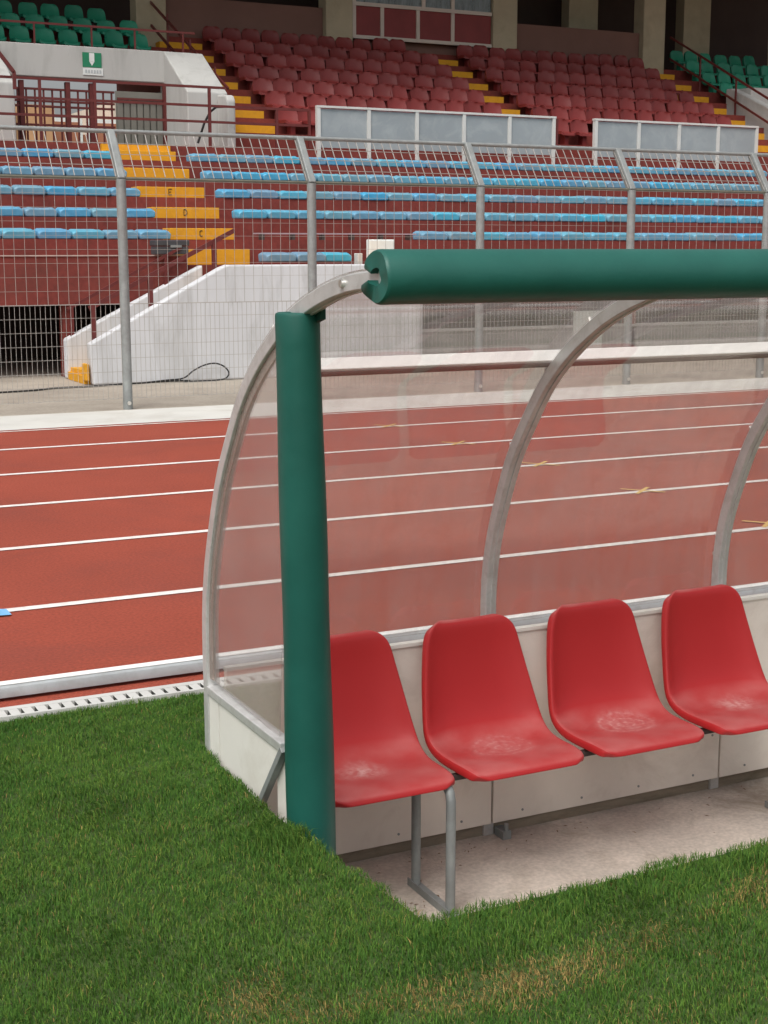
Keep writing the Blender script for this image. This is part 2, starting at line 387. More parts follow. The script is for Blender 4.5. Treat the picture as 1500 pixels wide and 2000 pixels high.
prof = catmull(raw)
def offset(pts, d):
    out = []
    for i, p in enumerate(pts):
        a = pts[max(i-1, 0)]; b = pts[min(i+1, len(pts)-1)]
        tx, tz = b[0]-a[0], b[1]-a[1]; l = math.hypot(tx, tz)
        out.append((p[0]-tz/l*d, p[1]+tx/l*d))   # left of travel = inside
    return out
def band(x0, x1, d0, d1, pts):
    a = offset(pts, d0); b = offset(pts, d1); m = MB(); n = len(pts)
    vs = [(x0, *p) for p in a]+[(x1, *p) for p in a]+[(x1, *p) for p in b]+[(x0, *p) for p in b]
    fs = []
    for i in range(n-1):
        for r in range(4):
            s = (r+1) % 4
            fs.append((r*n+i, r*n+i+1, s*n+i+1, s*n+i))
    fs += [(0, n, 2*n, 3*n), (n-1, 4*n-1, 3*n-1, 2*n-1)]
    m.add(vs, fs); return m
sgn = 1
if offset(prof, .04)[8][0] > prof[8][0]: sgn = -1      # make positive d mean inward
RIBX = (1.459, 2.468, 3.470, 4.475)
for i, rx in enumerate(RIBX):
    pp = prof if i == 0 else [(4.19, PZ)]+prof
    r = band(rx, rx+RW, 0, sgn*.040, pp)
    rib = r.build('rib', M['alu'], dug, smooth=True, bevel=.003)
    # raised centre seam on the inner face
    band(rx+.018, rx+.024, sgn*.0395, sgn*.044, [p for p in prof if p[1] > .28]).build('seam', M['alu'], rib, smooth=True)
    for z0 in (.44, .93, 1.17, 1.33):
        j = min(range(len(prof)), key=lambda k: abs(prof[k][1]-z0)); py, pz = prof[j]
        t = Vector((0, prof[j+1][0]-prof[j-1][0], prof[j+1][1]-prof[j-1][1])).normalized(); nn = Vector((0, -t.z, t.y))*(-sgn)
        c = Vector((rx+RW*.35, py, pz))
        MB().tube([c-nn*.004, c+nn*.012, c+nn*.0125, c+nn*.017], [.0085, .0085, .005, .005], 8).build('bolt', M['bolt'], rib, smooth=True)
    if i == 0:
        j = min(range(len(prof)), key=lambda k: abs(prof[k][0]-3.12)); py, pz = prof[j]
        MB().tube([(rx-.008, py, pz-.018), (rx+.002, py, pz-.018)], .010, 10).build('bolt', M['bolt'], rib, smooth=True)
# curved clear back sheets, one per bay
skin = [p for p in prof if p[1] > .262]
for i in range(3):
    a, b = RIBX[i]+.004, RIBX[i+1]-.0+.002
    pl = skin if i else skin
    o = band(a, b, -sgn*.006, -sgn*.002, pl).build('clear_panel', M['acrylic'], dug, smooth=True)
# added white strip standing in for light caught along the clear sheets
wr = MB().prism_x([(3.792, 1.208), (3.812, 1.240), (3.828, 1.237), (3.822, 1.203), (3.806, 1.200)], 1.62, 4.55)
wr.build('sheet_edge_glow', M['bright_white'], dug, bevel=.003)
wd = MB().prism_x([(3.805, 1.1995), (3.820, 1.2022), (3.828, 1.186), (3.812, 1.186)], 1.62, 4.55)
wd.build('edge_refraction', mat('refraction_brown', (.20, .11, .085), .7, .1, 6), dug)  # brown strip standing in for refraction below the bright sheet edge
# end wall: clear pane, rail, white board, brace
inn = [p for p in offset(prof, sgn*.040) if p[1] > .22 and p[0] > 3.475]
MB().prism_x([(3.605, .2)]+inn, 1.474, 1.478).build('end_pane', M['acrylic'], dug)
fl_ = [p for p in prof if p[1] > .205 and p[0] > 3.52]
band(1.468, 1.473, sgn*.0405, sgn*.068, fl_).build('end_flange', M['frosted'], dug, smooth=True)
er = MB().box(X1-.004, X1+.040, 3.552, 4.152, .176, .203)
er.build('side_rail', M['alu'], dug, bevel=.003)
MB().prism_x([(4.056, .176), (3.556, .176), (3.70, .01), (3.76, -.07), (4.056, -.07)], 1.462, 1.470).build('side_board', M['panel'], dug, bevel=.001)
MB().prism_x([(4.063, .174), (4.146, .174), (4.146, -.07), (4.063, -.07)], 1.462, 1.470).build('edge_strip', M['panel'], dug)
br = MB().bar((1.466, 3.548, .186), (1.466, 3.74, -.05), .022, .020)
br.build('brace', M['galv'], dug, bevel=.002)
MB().box(1.480, 1.490, 3.570, 3.635, -.15, .174).build('end_board', M['panel'], dug)
# green padded post
pr = []
for k in range(25):
    z = -.30+k/24*1.680
    t = max(0, min(1, z/1.37)); pr.append((z, .0655-.0075*t+.0012*math.sin(z*9)))
pm = MB(); nseg = 40; vs = []; fs = []
lev = [(pr[0][0], pr[0][1])]+pr+[(1.3875, pr[-1][1]-.002), (1.390, pr[-1][1]-.008), (1.390, .028), (1.37, .024)]
for z, r in lev:
    tt = max(-.2, min(1, z/1.38)); cy = 3.362+.060*tt+.150*(1-tt); cxp = 1.466+.064*(1-tt); r = r*(1+.044*(1-tt))
    for k in range(nseg):
        a = 2*math.pi*k/nseg; rr = r*(1+.012*math.sin(3*a+z*5))
        vs.append((cxp+rr*math.cos(a), cy+rr*math.sin(a), z))
for i in range(len(lev)-1):
    for k in range(nseg):
        a = i*nseg+k; b = i*nseg+(k+1) % nseg; fs.append((a, b, b+nseg, a+nseg))
pm.add(vs, fs)
pp = pm.build('padded_post', M['pad'], dug, smooth=True, angle=50)
MB().prism_x([(3.345, 1.375), (3.345, 1.412), (3.38, 1.408), (3.44, 1.385), (3.44, 1.35)], 1.4955, 1.510).build('post_core', M['pad_dark'], pp)
# green padded front bar: C-section foam with a slot towards the ribs
bc = (2.925, 1.487); RO, RI = .0615, .022
secn = []; a0, a1 = math.radians(19), math.radians(341); n = 44
outer = [(bc[0]+RO*math.cos(a0+(a1-a0)*k/n), bc[1]+RO*math.sin(a0+(a1-a0)*k/n)) for k in range(n+1)]
inner = [(bc[0]+RI*math.cos(a1+(a0-a1)*k/n), bc[1]+RI*math.sin(a1+(a0-a1)*k/n)) for k in range(n+1)]
bm_ = MB(); ring = outer+inner; m_ = len(ring)
xs = [1.444, 1.447, 1.453]+[1.453+3.18*k/40 for k in range(1, 41)]
vs = []
for ix, x in enumerate(xs):
    s = (.93, .97, 1.0)[ix] if ix < 3 else 1+.004*math.sin(x*7.3)
    for j, (y, z) in enumerate(ring):
        yy, zz = bc[0]+(y-bc[0])*s, bc[1]+(z-bc[1])*s
        an = math.atan2(z-bc[1], y-bc[0]); dxx = 0
        if ix < 3: dxx = -.011*math.exp(-((abs(an)-.55)/.42)**2)*(1.1 if an < 0 else .6)+.0015*math.sin(an*4)
        vs.append((x+dxx, yy, zz))
fs = []
for i in range(len(xs)-1):
    for k in range(m_):
        fs.append((i*m_+k, i*m_+(k+1) % m_, (i+1)*m_+(k+1) % m_, (i+1)*m_+k))
for k in range(n):           # end faces as quads between outer and inner
    fs.append((k, k+1, m_-2-k, m_-1-k)); o_ = (len(xs)-1)*m_; fs.append((o_+k+1, o_+k, o_+m_-1-k, o_+m_-2-k))
bm_.add(vs, fs)
pb = bm_.build('padded_bar', M['pad'], dug, smooth=True, angle=50)
MB().tube([(1.505, *bc), (4.62, *bc)], .019, 14).build('bar_core', M['alu'], pb, smooth=True)
# white boards at the back of the pit
for i in range(3):
    a = RIBX[i]+RW/2+(.03 if i == 0 else .004); b = RIBX[i+1]+RW/2-.004
    bd = MB().box(a, b, 4.128, 4.142, -.436, .246).build('back_board', M['panel_grey'], dug, bevel=.002)
    MB().box(a, b, 4.122, 4.147, .247, .262).build('cap_strip', M['panel'], bd, bevel=.002)
    for xx, zz in [(a+.035, -.05), (a+.035, -.26), (b-.035, -.05), (b-.035, -.26)]+[(a+.12+(b-a-.24)*k/3, -.405) for k in range(4)]:
        MB().tube([(xx, 4.1285, zz), (xx, 4.1255, zz)], .0045, 8).build('screw', M['galv'], bd)
anc = MB().box(2.512, 2.545, 4.09, 4.15, PZ, PZ+.03); anc.tube([(2.53, 4.10, PZ+.03), (2.53, 4.10, PZ+.055)], .008, 8)
anc.build('anchor_plate', M['galv'], dug)

# ---------------------------------------------------------------- red shell chairs and their frame
def chair_mesh(name, w=1.0):
    # stations: y, z, half width, side lift (forward/up curl of the rim)
    st = [(.000, -.022, .168, 0), (.006, -.006, .192, 0), (.022, .002, .208, .002), (.06, .006, .216, .004), (.12, .001, .219, .008), (.19, -.007, .219, .014),
          (.25, -.008, .222, .022), (.30, .003, .224, .034), (.338, .030, .222, .046), (.362, .075, .216, .050), (.378, .130, .208, .046),
          (.391, .185, .200, .040), (.402, .24, .191, .034), (.410, .29, .182, .028), (.415, .332, .174, .024), (.418, .358, .160, .018), (.423, .375, .138, .012), (.438, .383, .108, .004)]
    nu = 15; m = MB(); vs = []
    for i, (y, z, hw, lift) in enumerate(st):
        a = st[max(i-1, 0)]; b = st[min(i+1, len(st)-1)]
        t = Vector((0, b[0]-a[0], b[1]-a[1])).normalized(); nrm = Vector((0, -t.z, t.y))   # towards the sitter
        for k in range(nu):
            u = -1+2*k/(nu-1)
            if abs(u) > .93: # rolled rim
                x = math.copysign(hw*1.012, u); n_ = lift-.031
            elif abs(u) > .8:
                x = math.copysign(hw, u); n_ = lift+.001
            else:
                x = hw*u/.80*.955; n_ = lift*abs(u/.86)**3.2
            vs.append(Vector((x*w, y, z))+nrm*n_)
    fs = []
    for i in range(len(st)-1):
        for k in range(nu-1):
            a = i*nu+k; fs.append((a, a+1, a+1+nu, a+nu))
    m.add(vs, fs); return m
FY = 3.665; SZ = -.052
chair_info = ((1.885, 'red shell chair beside the green padded post, half hidden by it', 1.0, .0),
              (2.362, 'red shell chair with faint ring scuffs, second from the green post', .6, 3.1),
              (2.848, 'red shell chair with clear round ring scuffs on its seat, third from the green post', .85, 7.7),
              (3.336, 'red shell chair with a chalky pale scuff, farthest from the green post', .95, 12.4))
sh0 = None
for i, (cx, lab, amt, seed) in enumerate(chair_info):
    t = thing('shell_chair', lab, 'chair', (cx, FY, SZ), 'red chairs in the dugout')
    m = worn_red('worn_red_plastic', (-.02, .015, .03, .03)[i], (.21, .215, .225, .225)[i], seed, amt, i in (1, 2))
    o = chair_mesh('shell').build('shell', m, None, smooth=True, angle=80)
    o.parent = t
    so = o.modifiers.new('solid', 'SOLIDIFY'); so.thickness = .005; so.offset = -1
    su = o.modifiers.new('sub', 'SUBSURF'); su.levels = su.render_levels = 2
    bk = MB().box(-.13, .13, .105, .135, -.0245, -.0185); bk.box(-.13, .13, .245, .275, -.030, -.022)
    o2 = bk.build('mounting_plate', M['bracket'], None); o2.parent = t
fr = thing('bench_support', 'grey steel tube frame carrying the red chairs on the concrete floor', 'bench frame', (2.07, 3.78, PZ))
bmx = MB()
bmx.box(1.68, 3.62, 3.782, 3.806, SZ-.050, SZ-.031)
bmx.build('beam', M['bracket'], fr, bevel=.003)
for lx in (2.068, 3.560):
    arc = [(lx, 3.674, PZ+.012), (lx, 3.674, -.16), (lx, 3.675, -.118), (lx, 3.682, -.094), (lx, 3.698, -.079), (lx, 3.72, -.073), (lx, 3.80, -.073)] if lx < 3 else \
          [(lx, 3.674, PZ+.012), (lx, 3.674, -.13), (lx, 3.69, -.10), (lx, 3.72, -.085), (lx, 3.80, -.085)]
    MB().tube(arc, .0155, 14).build('leg', M['galv'], fr, smooth=True)
    MB().tube([(lx-.003, 3.897, PZ+.012), (lx-.003, 3.897, -.09)], .0155, 14).build('leg', M['galv'], fr, smooth=True)
    MB().box(lx-.022, lx+.020, 3.65, 3.92, PZ+.001, PZ+.007).box(lx-.022, lx-.018, 3.65, 3.92, PZ+.007, PZ+.026).build('foot_plate', M['galv'], fr)
# leaf litter on the concrete
lf = MB()
for _ in range(110):
    x = random.uniform(1.6, 4.2); y = 4.12-abs(random.gauss(0, .10)) if random.random() < .55 else random.uniform(2.95, 4.1)
    if random.random() < .25: x, y = random.gauss(1.99, .05), random.gauss(3.74, .07)
    a = random.uniform(0, 6.28); l = random.uniform(.004, .012); w = l*random.uniform(.15, .4)
    c, s = math.cos(a), math.sin(a)
    lf.add([(x-l*c, y-l*s, PZ+.002), (x+w*s, y-w*c, PZ+.004), (x+l*c, y+l*s, PZ+.0025), (x-w*s, y+w*c, PZ+.004)], [(0, 1, 2, 3)])
tag(lf.build('leaf_litter', M['leaf']), kind='stuff')

# ---------------------------------------------------------------- mesh fence
FYp = 13.80; fx = [2.11+1.985*i for i in range(7)]
fen = thing('mesh_fence', 'grey wire mesh fence with cranked posts between the track and the stand', 'fence', (4.1, FYp, 0))
for x in fx:
    m = MB()
    m.tube([(x, FYp, -.01), (x, FYp, 2.20)], .047, 12)
    po = m.build('post', M['galv'], fen, smooth=True)
    m = MB(); m.bar((x, FYp+.0, 2.19), (x, FYp+.315, 2.66), .075, .085)
    m.build('crank_arm', M['galv'], po, bevel=.01)
    MB().tube([(x, FYp-.046, .06), (x, FYp-.056, .06)], .02, 8).build('base_bolt', M['bolt'], po)
ra = MB(); ra.tube([(fx[0]-.05, FYp+.315, 2.665), (fx[-1]+.05, FYp+.315, 2.665)], .021, 10)
ra.build('top_rail', M['galv'], fen, smooth=True)
ra = MB(); ra.tube([(fx[0], FYp+.01, 2.205), (fx[-1], FYp+.01, 2.205)], .016, 10)
ra.build('crank_rail', M['rail_dark'], fen, smooth=True)
for i in range(6):
    a, b = fx[i]+.047, fx[i+1]-.047
    m = MB(); r = .0017; yy = FYp-.0
    nx = 19
    for k in range(nx+1):
        x = a+(b-a)*k/nx
        m.bar((x, yy, 1.02), (x, yy, 2.21), 2*r)
        m.bar((x, yy+.005, 2.225), (x, yy+.315, 2.655), 2*r*2)
    z = 1.15
    while z < 2.2:
        m.bar((a, yy-.0045, z), (b, yy-.0045, z), 2*r*.8); z += .13
    for k in range(1, 4):
        t = k/4; m.bar((a, yy+.315*t-.004, 2.225+.43*t), (b, yy+.315*t-.004, 2.225+.43*t), 2*r*1.8)
    nx = 39
    for k in range(nx+1):
        x = a+(b-a)*k/nx
        m.bar((x, yy, .10), (x, yy, 1.02), 2*r)
    for z in [.105+.131*k for k in range(7)]+[1.02]:
        m.bar((a, yy-.0045, z), (b, yy-.0045, z), 2*r*(2.2 if z == 1.02 else 1.1))
    m.build('mesh_panel', M['wire'], fen)

# ---------------------------------------------------------------- lower terrace of the stand
stand = thing('grandstand', 'maroon concrete grandstand with yellow stairs, square columns and shaded upper tier', 'grandstand', (9, 17.6, 0))
rows = {'B': (17.60, 1.375), 'C': (18.20, 1.660), 'D': (18.82, 1.945), 'E': (19.43, 2.236), 'F': (20.05, 2.518), 'G': (20.66, 2.795)}
XA, XB = -4, 27
def terrace(x0, x1, steps, yend, zbot, name='terrace', m='maroon', yfront=None):
    p = []
    for (y, z), nx in zip(steps, steps[1:]+[(yend, None)]):
        p += [(y, p[-1][1] if p else zbot), (y, z)]
    p += [(yend, p[-1][1]), (yend, zbot)]
    # drop the first duplicate
    return MB().prism_x(p, x0, x1).build(name, M[m], stand)
steps = [rows[k] for k in 'BCDEFG']+[(21.27, 3.05)]
terrace(XA, 6.02, steps, 22.3, .89, 'lower_terrace')
terrace(8.90, XB, steps, 22.3, .89, 'lower_terrace')
terrace(6.02, 8.90, [(17.60, 1.34)]+steps[1:], 22.3, .89, 'lower_terrace')
wl = MB(); wl.box(XA, 6.02, 17.52, 17.598, .88, 1.455); wl.box(8.90, XB, 17.52, 17.598, .88, 1.455)
fw = wl.build('front_wall', M['maroon'], stand)
wl = MB(); wl.box(XA, 6.02, 17.505, 17.60, 1.456, 1.470); wl.box(8.90, XB, 17.505, 17.60, 1.456, 1.470)
wl.build('coping', M['lip'], fw)
# void under the lower terrace
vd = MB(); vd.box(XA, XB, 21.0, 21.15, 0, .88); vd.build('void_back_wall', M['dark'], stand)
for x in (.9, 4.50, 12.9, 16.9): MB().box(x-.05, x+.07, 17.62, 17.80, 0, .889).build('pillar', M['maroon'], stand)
lw = MB().box(8.80, XB, 17.62, 17.74, 0, .42); lw.build('low_wall', mat('grey_block', (.24, .23, .215), .9, .2, 2.5, .3, 30), stand)
MB().box(8.80, XB, 17.60, 17.76, .421, .455).build('low_wall_cap', mat('grey_cap', (.36, .35, .33), .9, .15, 3), stand)
MB().box(11.86, 12.35, 17.585, 17.615, .12, .66).build('meter_box', mat('pale_box', (.46, .49, .45), .7, .1, 4), stand)
# yellow half steps of the lower stair
def glyph(ch, x, y, z, h, parent):
    w = h*.62; r = h*.085; P = []
    if ch == 'C': P = [[(x+w*(.5+.5*math.cos(a)), z+h*(.5+.5*math.sin(a))) for a in [math.radians(50+26*k) for k in range(11)]]]
    if ch == 'D': P = [[(x, z), (x, z+h)], [(x, z+h), (x+w*.5, z+h), (x+w*.9, z+h*.75), (x+w, z+h*.5), (x+w*.9, z+h*.25), (x+w*.5, z), (x, z)]]
    if ch == 'E': P = [[(x, z), (x, z+h)], [(x, z+h), (x+w, z+h)], [(x, z+h/2), (x+w*.8, z+h/2)], [(x, z), (x+w, z)]]
    m = MB()
    for s in P:
        for a, b in zip(s, s[1:]): m.bar((a[0], y, a[1]), (b[0], y, b[1]), .004, 2*r)
    m.build('row_letter', M['ink'], parent)
for k, x0, x1 in (('B', 6.10, 7.0), ('C', 6.12, 7.02), ('D', 6.10, 7.04), ('E', 6.08, 7.05), ('F', 6.06, 7.05), ('G', 6.02, 7.06)):
    y, z = rows[k]; y += .29
    yend = y+.30 if k != 'G' else 21.265
    h = .150 if k != 'B' else .165
    s = MB().box(x0, x1, y, yend, z+.001 if k != 'B' else 1.341, z+h).build('yellow_step', M['yellow'], stand, bevel=.006)
    if k in 'CDE': glyph(k, (x0+x1)/2-.04, y-.003, z+.045, .075, s)
MB().box(6.02, 7.06, 21.20, 21.268, 2.80, 3.045).build('yellow_step', M['yellow'], stand)

# ---- blue bench seats
def blue_mesh():
    m = MB(); L_, D_, H_ = .412, .33, .128
    nx, ny = 9, 5; vs = []
    def ztop(u, v): return H_-.018*(1-abs(2*u-1)**2)*(1-abs(2*v-1)**2)-.032*max(0, abs(2*u-1)-.74)/.26-.03*max(0, .12-v)/.12
    for j in range(ny):
        for i in range(nx):
            u = i/(nx-1); v = j/(ny-1)
            vs.append(((u-.5)*L_, v*D_, ztop(u, v)))
    top = len(vs)
    for j in range(ny):
        for i in range(nx):
            u = i/(nx-1); v = j/(ny-1)
            vs.append(((u-.5)*L_*.965, .012+v*(D_-.02), .0))
    fs = []
    for j in range(ny-1):
        for i in range(nx-1):
            a = j*nx+i; fs.append((a, a+1, a+1+nx, a+nx)); b = top+a; fs.append((b, b+nx, b+nx+1, b+1))
    for i in range(nx-1):
        fs.append((i, top+i, top+i+1, i+1)); a = (ny-1)*nx+i; fs.append((a, a+1, top+a+1, top+a))
    for j in range(ny-1):
        a = j*nx; fs.append((a, a+nx, top+a+nx, top+a)); a = j*nx+nx-1; fs.append((a, top+a, top+a+nx, a+nx))
    return m.add(vs, fs)
bs = blue_mesh().build('backless_chair', M['blue'], None, smooth=True, angle=75, bevel=.012)
bs_used = False
def blue(x, row, lab):
    global bs_used
    y, z = rows[row]
    o = bs if not bs_used else bs.copy()
    if bs_used: COL.objects.link(o)
    bs_used = True
    o.location = (x, y+random.uniform(-.03, .008), z+.004); o.rotation_euler = (random.uniform(-.03, .03), random.uniform(-.012, .012), random.gauss(0, .025))
    tag(o, lab, 'bench seat', 'blue bench seats of the lower stand')
P_ = .432
lim = {'C': (3.55, 16.5), 'D': (3.65, 16.8), 'E': (3.8, 17.2), 'F': (3.9, 17.7), 'G': (4.05, 18.1)}
for row in 'CDEFG':
    x = 6.05-P_/2; n = 1
    while x > lim[row][0]-P_:
        xx = x
        if row == 'C': xx = x-.06*((n-1)//6)-.0
        blue(xx, row, f'blue bench seat in row {row} of the lower stand, {ORD[n]} left of the yellow steps')
        x -= P_; n += 1
    x = 7.20+P_/2; n = 1
    if row == 'C': x = 9.70+P_/2
    while x < lim[row][1]:
        if row == 'C':
            lab = f'blue seat in row C of the lower stand, {ORD[n]} past the gap of missing seats'
            xx = x+.085*((n-1)//2)
            if xx > lim['C'][1]: break
        else:
            xx = x; lab = f'blue bench seat in row {row} of the lower stand, {ORD[n]} right of the yellow steps'
        blue(xx, row, lab); x += P_; n += 1
for i, x in enumerate((7.32, 7.745, 8.12)):
    blue(x, 'B', f'blue seat in the lowest short row above the white wall, {ORD[i+1]} from the steps')
# rails left where seats are missing
sr = thing('seat_rail', 'bare grey seat rail in row C where blue seats are missing', 'seat rail', (8.4, 18.3, 1.66))
m = MB(); m.box(7.22, 9.62, 18.215, 18.235, 1.735, 1.752); m.box(7.22, 9.62, 18.30, 18.32, 1.735, 1.752)
m.build('rail_bar', mat('faded_mauve', (.40, .30, .33), .7, .1, 5), sr)
m = MB()
for k in range(6): m.box(7.30+k*.44, 7.34+k*.44, 18.21, 18.33, 1.661, 1.734)
m.build('rail_bracket', M['bracket'], sr)
# small boxes on the stand
t = thing('equipment_case', 'dark grey case sitting on the front wall below row C by the steps', 'case', (5.83, 17.55, 1.47))
MB().box(5.58, 6.00, 17.40, 17.62, 1.474, 1.575).build('case_body', M['boxdark'], t, bevel=.012)
MB().box(5.57, 6.01, 17.39, 17.63, 1.579, 1.65).build('case_lid', M['boxdark'], t, bevel=.012)
MB().box(5.76, 5.90, 17.375, 17.389, 1.56, 1.59).build('case_latch', M['galv'], t)
t = thing('junction_box', 'white square box on the maroon wall above the green padded bar', 'box', (8.69, 17.5, 1.345))
MB().box(8.50, 8.88, 17.44, 17.52, 1.345, 1.665).build('box_body', M['sign_white'], t, bevel=.01)
MB().box(8.52, 8.86, 17.43, 17.439, 1.365, 1.650).build('box_door', M['sign_white'], t, bevel=.004)
t = tag(MB().box(8.36, 8.43, 17.48, 17.60, 1.342, 1.485).build('stub_post', M['post_white'], None, bevel=.008), 'short white stub post at the end of the lowest blue seats', 'post')

# ---------------------------------------------------------------- white access staircase
ast = thing('access_staircase', 'white walled concrete staircase climbing to the lower stand behind the fence', 'staircase', (6.5, 16.4, 0))
MB().prism_y([(4.47, 0), (4.44, .47), (6.05, 1.325), (6.14, 1.357), (8.72, 1.357), (8.72, 0)], 16.40, 16.56).build('side_wall', M['white'], ast, bevel=.02)
MB().prism_y([(4.41, 0), (4.41, .475), (6.156, 1.346), (6.156, 0)], 17.34, 17.50).build('side_wall', M['white'], ast, bevel=.02)
for k in range(8):
    x0 = 4.45+.33*k
    s = MB().box(x0, x0+.335 if k < 7 else 8.72, 16.562, 17.338, 0, .17*(k+1)-.03).build('stair_step', M['yellow'] if k in (0, 5, 6, 7) else M['apron'], ast)
MB().box(4.41, 4.449, 16.562, 17.338, 0, .09).build('yellow_plinth', M['yellow'], ast)
MB().prism_y([(8.722, 0), (8.722, 1.33), (8.86, 1.33), (8.86, 0)], 16.6, 17.5).build('end_wall', M['white'], ast)
dm = MB(); dm.box(4.395, 4.438, 16.45, 16.62, .045, .24); dm.build('stair_stain', M['yellow'], ast, bevel=.01)
hr = thing('handrail', 'maroon handrail with three posts on the near wall of the white staircase', 'handrail', (5.2, 16.5, .5))
m = MB(); m.bar((4.50, 16.6, .865), (6.30, 16.6, 1.76), .035, .05)
m.build('rail', M['maroon_rail'], hr)
for x, zb, zt in ((4.55, .53, .885), (5.24, .88, 1.23), (6.04, 1.30, 1.63)):
    MB().bar((x, 16.6, zb-.25), (x, 16.6, zt), .05, .05).build('rail_post', M['maroon_rail'], hr)
hr = thing('handrail', 'maroon handrail on the far wall of the white staircase, before the dark opening', 'handrail', (5.2, 17.5, .5))
m = MB(); m.bar((4.45, 17.40, .83), (5.9, 17.40, 1.56), .03, .035); m.build('rail', M['maroon_rail'], hr)
for x, zb, zt in ((4.50, .45, .855), (5.7, 1.1, 1.45)): MB().bar((x, 17.40, zb), (x, 17.40, zt), .045, .045).build('rail_post', M['maroon_rail'], hr)
# cables on the concrete
lp = [(5.02, 16.30, .012), (5.3, 16.32, .03), (5.53, 16.34, .045), (5.66, 16.34, .13), (5.80, 16.34, .19), (5.93, 16.34, .205), (6.04, 16.34, .165), (6.10, 16.34, .09), (6.06, 16.32, .03), (5.95, 16.28, .012), (5.7, 16.25, .012), (5.5, 16.25, .012)]
lp3 = [tuple(p) for p in lp]
def smooth3(pts, sub=5):
    out = []
    for i in range(len(pts)-1):
        p0, p1, p2, p3 = pts[max(i-1, 0)], pts[i], pts[i+1], pts[min(i+2, len(pts)-1)]
        for k in range(sub):
            t = k/sub
            out.append(tuple(.5*((2*p1[j])+(-p0[j]+p2[j])*t+(2*p0[j]-5*p1[j]+4*p2[j]-p3[j])*t*t+(-p0[j]+3*p1[j]-3*p2[j]+p3[j])*t**3) for j in range(3)))
    return out+[pts[-1]]
tag(MB().tube(smooth3(lp3), .009, 6).build('cable', M['black'], None, smooth=True), 'black cable standing in a loop against the white staircase wall', 'cable')
lp = [(2.4, 15.75, .01), (3.2, 15.9, .01), (3.7, 16.0, .01), (3.95, 16.15, .01), (4.4, 16.18, .01), (4.8, 16.28, .012), (5.02, 16.30, .012), (5.4, 16.33, .02), (5.6, 16.3, .015)]
tag(MB().tube(smooth3(lp), .010, 6).build('cable', M['black'], None, smooth=True), 'black cable lying flat along the concrete before the dark opening', 'cable')

# ---------------------------------------------------------------- upper tier
def zr(k): return 3.08+.285*k
def yr(k): return 22.3+.59*(k-1)
K = list(range(1, 9))
terrace(XA, 4.25, [(yr(k), zr(k)) for k in K], 28.6, 2.6, 'upper_terrace')
terrace(8.46, XB, [(yr(k), zr(k)) for k in K], 28.6, 2.6, 'upper_terrace')
pz_ = [(24.66, 4.30)]
for k in range(5, 9): pz_ += [(yr(k), zr(k)), (yr(k+1) if k < 8 else 28.6, zr(k))]
pz_ += [(28.6, 5.02)]
MB().prism_x(pz_, 4.25, 8.455).build('upper_terrace', M['maroon'], stand)
# yellow steps
for si, (x0, x1, ks) in enumerate(((8.55, 9.36, range(1, 8)), (14.09, 14.72, range(1, 8)), (19.25, 20.06, range(1, 8)))):
    for k in ks:
        s = MB().box(x0, x1, yr(k)+.29, yr(k)+.589, zr(k)+.001, zr(k)+.145).build('yellow_step', M['yellow'], stand)
# tunnel surround
MB().box(3.2, 8.10, 23.10, 23.32, 4.155, 4.645).build('tunnel_lintel', M['white_up'], stand, bevel=.015)
MB().box(4.25, 8.10, 23.322, 24.655, 4.40, 4.62).build('tunnel_slab', M['white_up'], stand)
for x0, x1 in ((7.62, 8.28), (3.2, 4.98)):
    MB().prism_x([(22.0, 3.06), (22.0, 3.93), (23.10, 4.64), (23.32, 4.64), (23.32, 3.06)], x0, x1).build('tunnel_wing', M['white_up'], stand, bevel=.02)
    MB().box(8.40 if x0 > 5 else 4.6, 8.452 if x0 > 5 else 4.98, 23.33, 28.5, 3.06, 4.29).build('tunnel_wall', M['white_up'], stand)
MB().prism_x([(21.55, 3.06), (21.55, 3.78), (21.62, 3.86), (22.0, 3.90), (22.0, 3.06)], 8.10, 8.24).build('tunnel_end_post', M['white_up'], stand, bevel=.03)
# exit sign on the lintel
sg = thing('exit_sign', 'green exit sign with a white arrow over a pale panel on the tunnel lintel', 'sign', (6.45, 23.08, 4.4))
MB().box(6.30, 6.60, 23.085, 23.097, 4.335, 4.555).build('sign_board', M['sign_green'], sg)
m = MB(); m.box(6.405, 6.485, 23.080, 23.0845, 4.42, 4.548)
m.prism_y([(6.405, 4.418), (6.485, 4.418), (6.445, 4.355)], 23.080, 23.0845); m.build('sign_arrow', M['sign_white'], sg)
tp = MB().box(6.30, 6.62, 23.085, 23.097, 4.215, 4.325).build('text_panel', M['sign_white'], sg)
m = MB()
for k in range(6): m.box(6.335+.045*k, 6.365+.045*k, 23.0815, 23.0845, 4.245, 4.295)
m.build('worn_print', M['sign_grey'], tp)
# gates in the tunnel
gt = thing('barred_gate', 'maroon barred gate in the tunnel with houses showing through it', 'gate', (5.7, 23.0, 3.05))
m = MB()
xb = 5.02
while xb < 6.80:
    m.bar((xb, 23.2, 3.06), (xb, 23.2, 3.98), .026); xb += .135
m.build('gate_bars', M['maroon_rail'], gt)
m = MB()
for z in (3.10, 3.44, 3.72, 3.80, 3.98): m.box(5.0, 6.82, 23.178, 23.222, z-.016, z+.016)
m.build('gate_rails', M['maroon_rail'], gt)
for x in (5.35, 6.07, 6.45): MB().box(x-.035, x+.035, 23.15, 23.25, 3.05, 4.1).build('gate_post', M['maroon_rail'], gt)
gg = thing('sheet_gate', 'grey ribbed sheet metal gate closing half of the tunnel', 'gate', (7.2, 23.1, 3.05))
m = MB()
for k in range(7):
    x0 = 6.84+.108*k; m.prism_x([(23.10, 3.08), (23.10, 3.86), (23.13, 3.86), (23.13, 3.08)], x0, x0+.085)
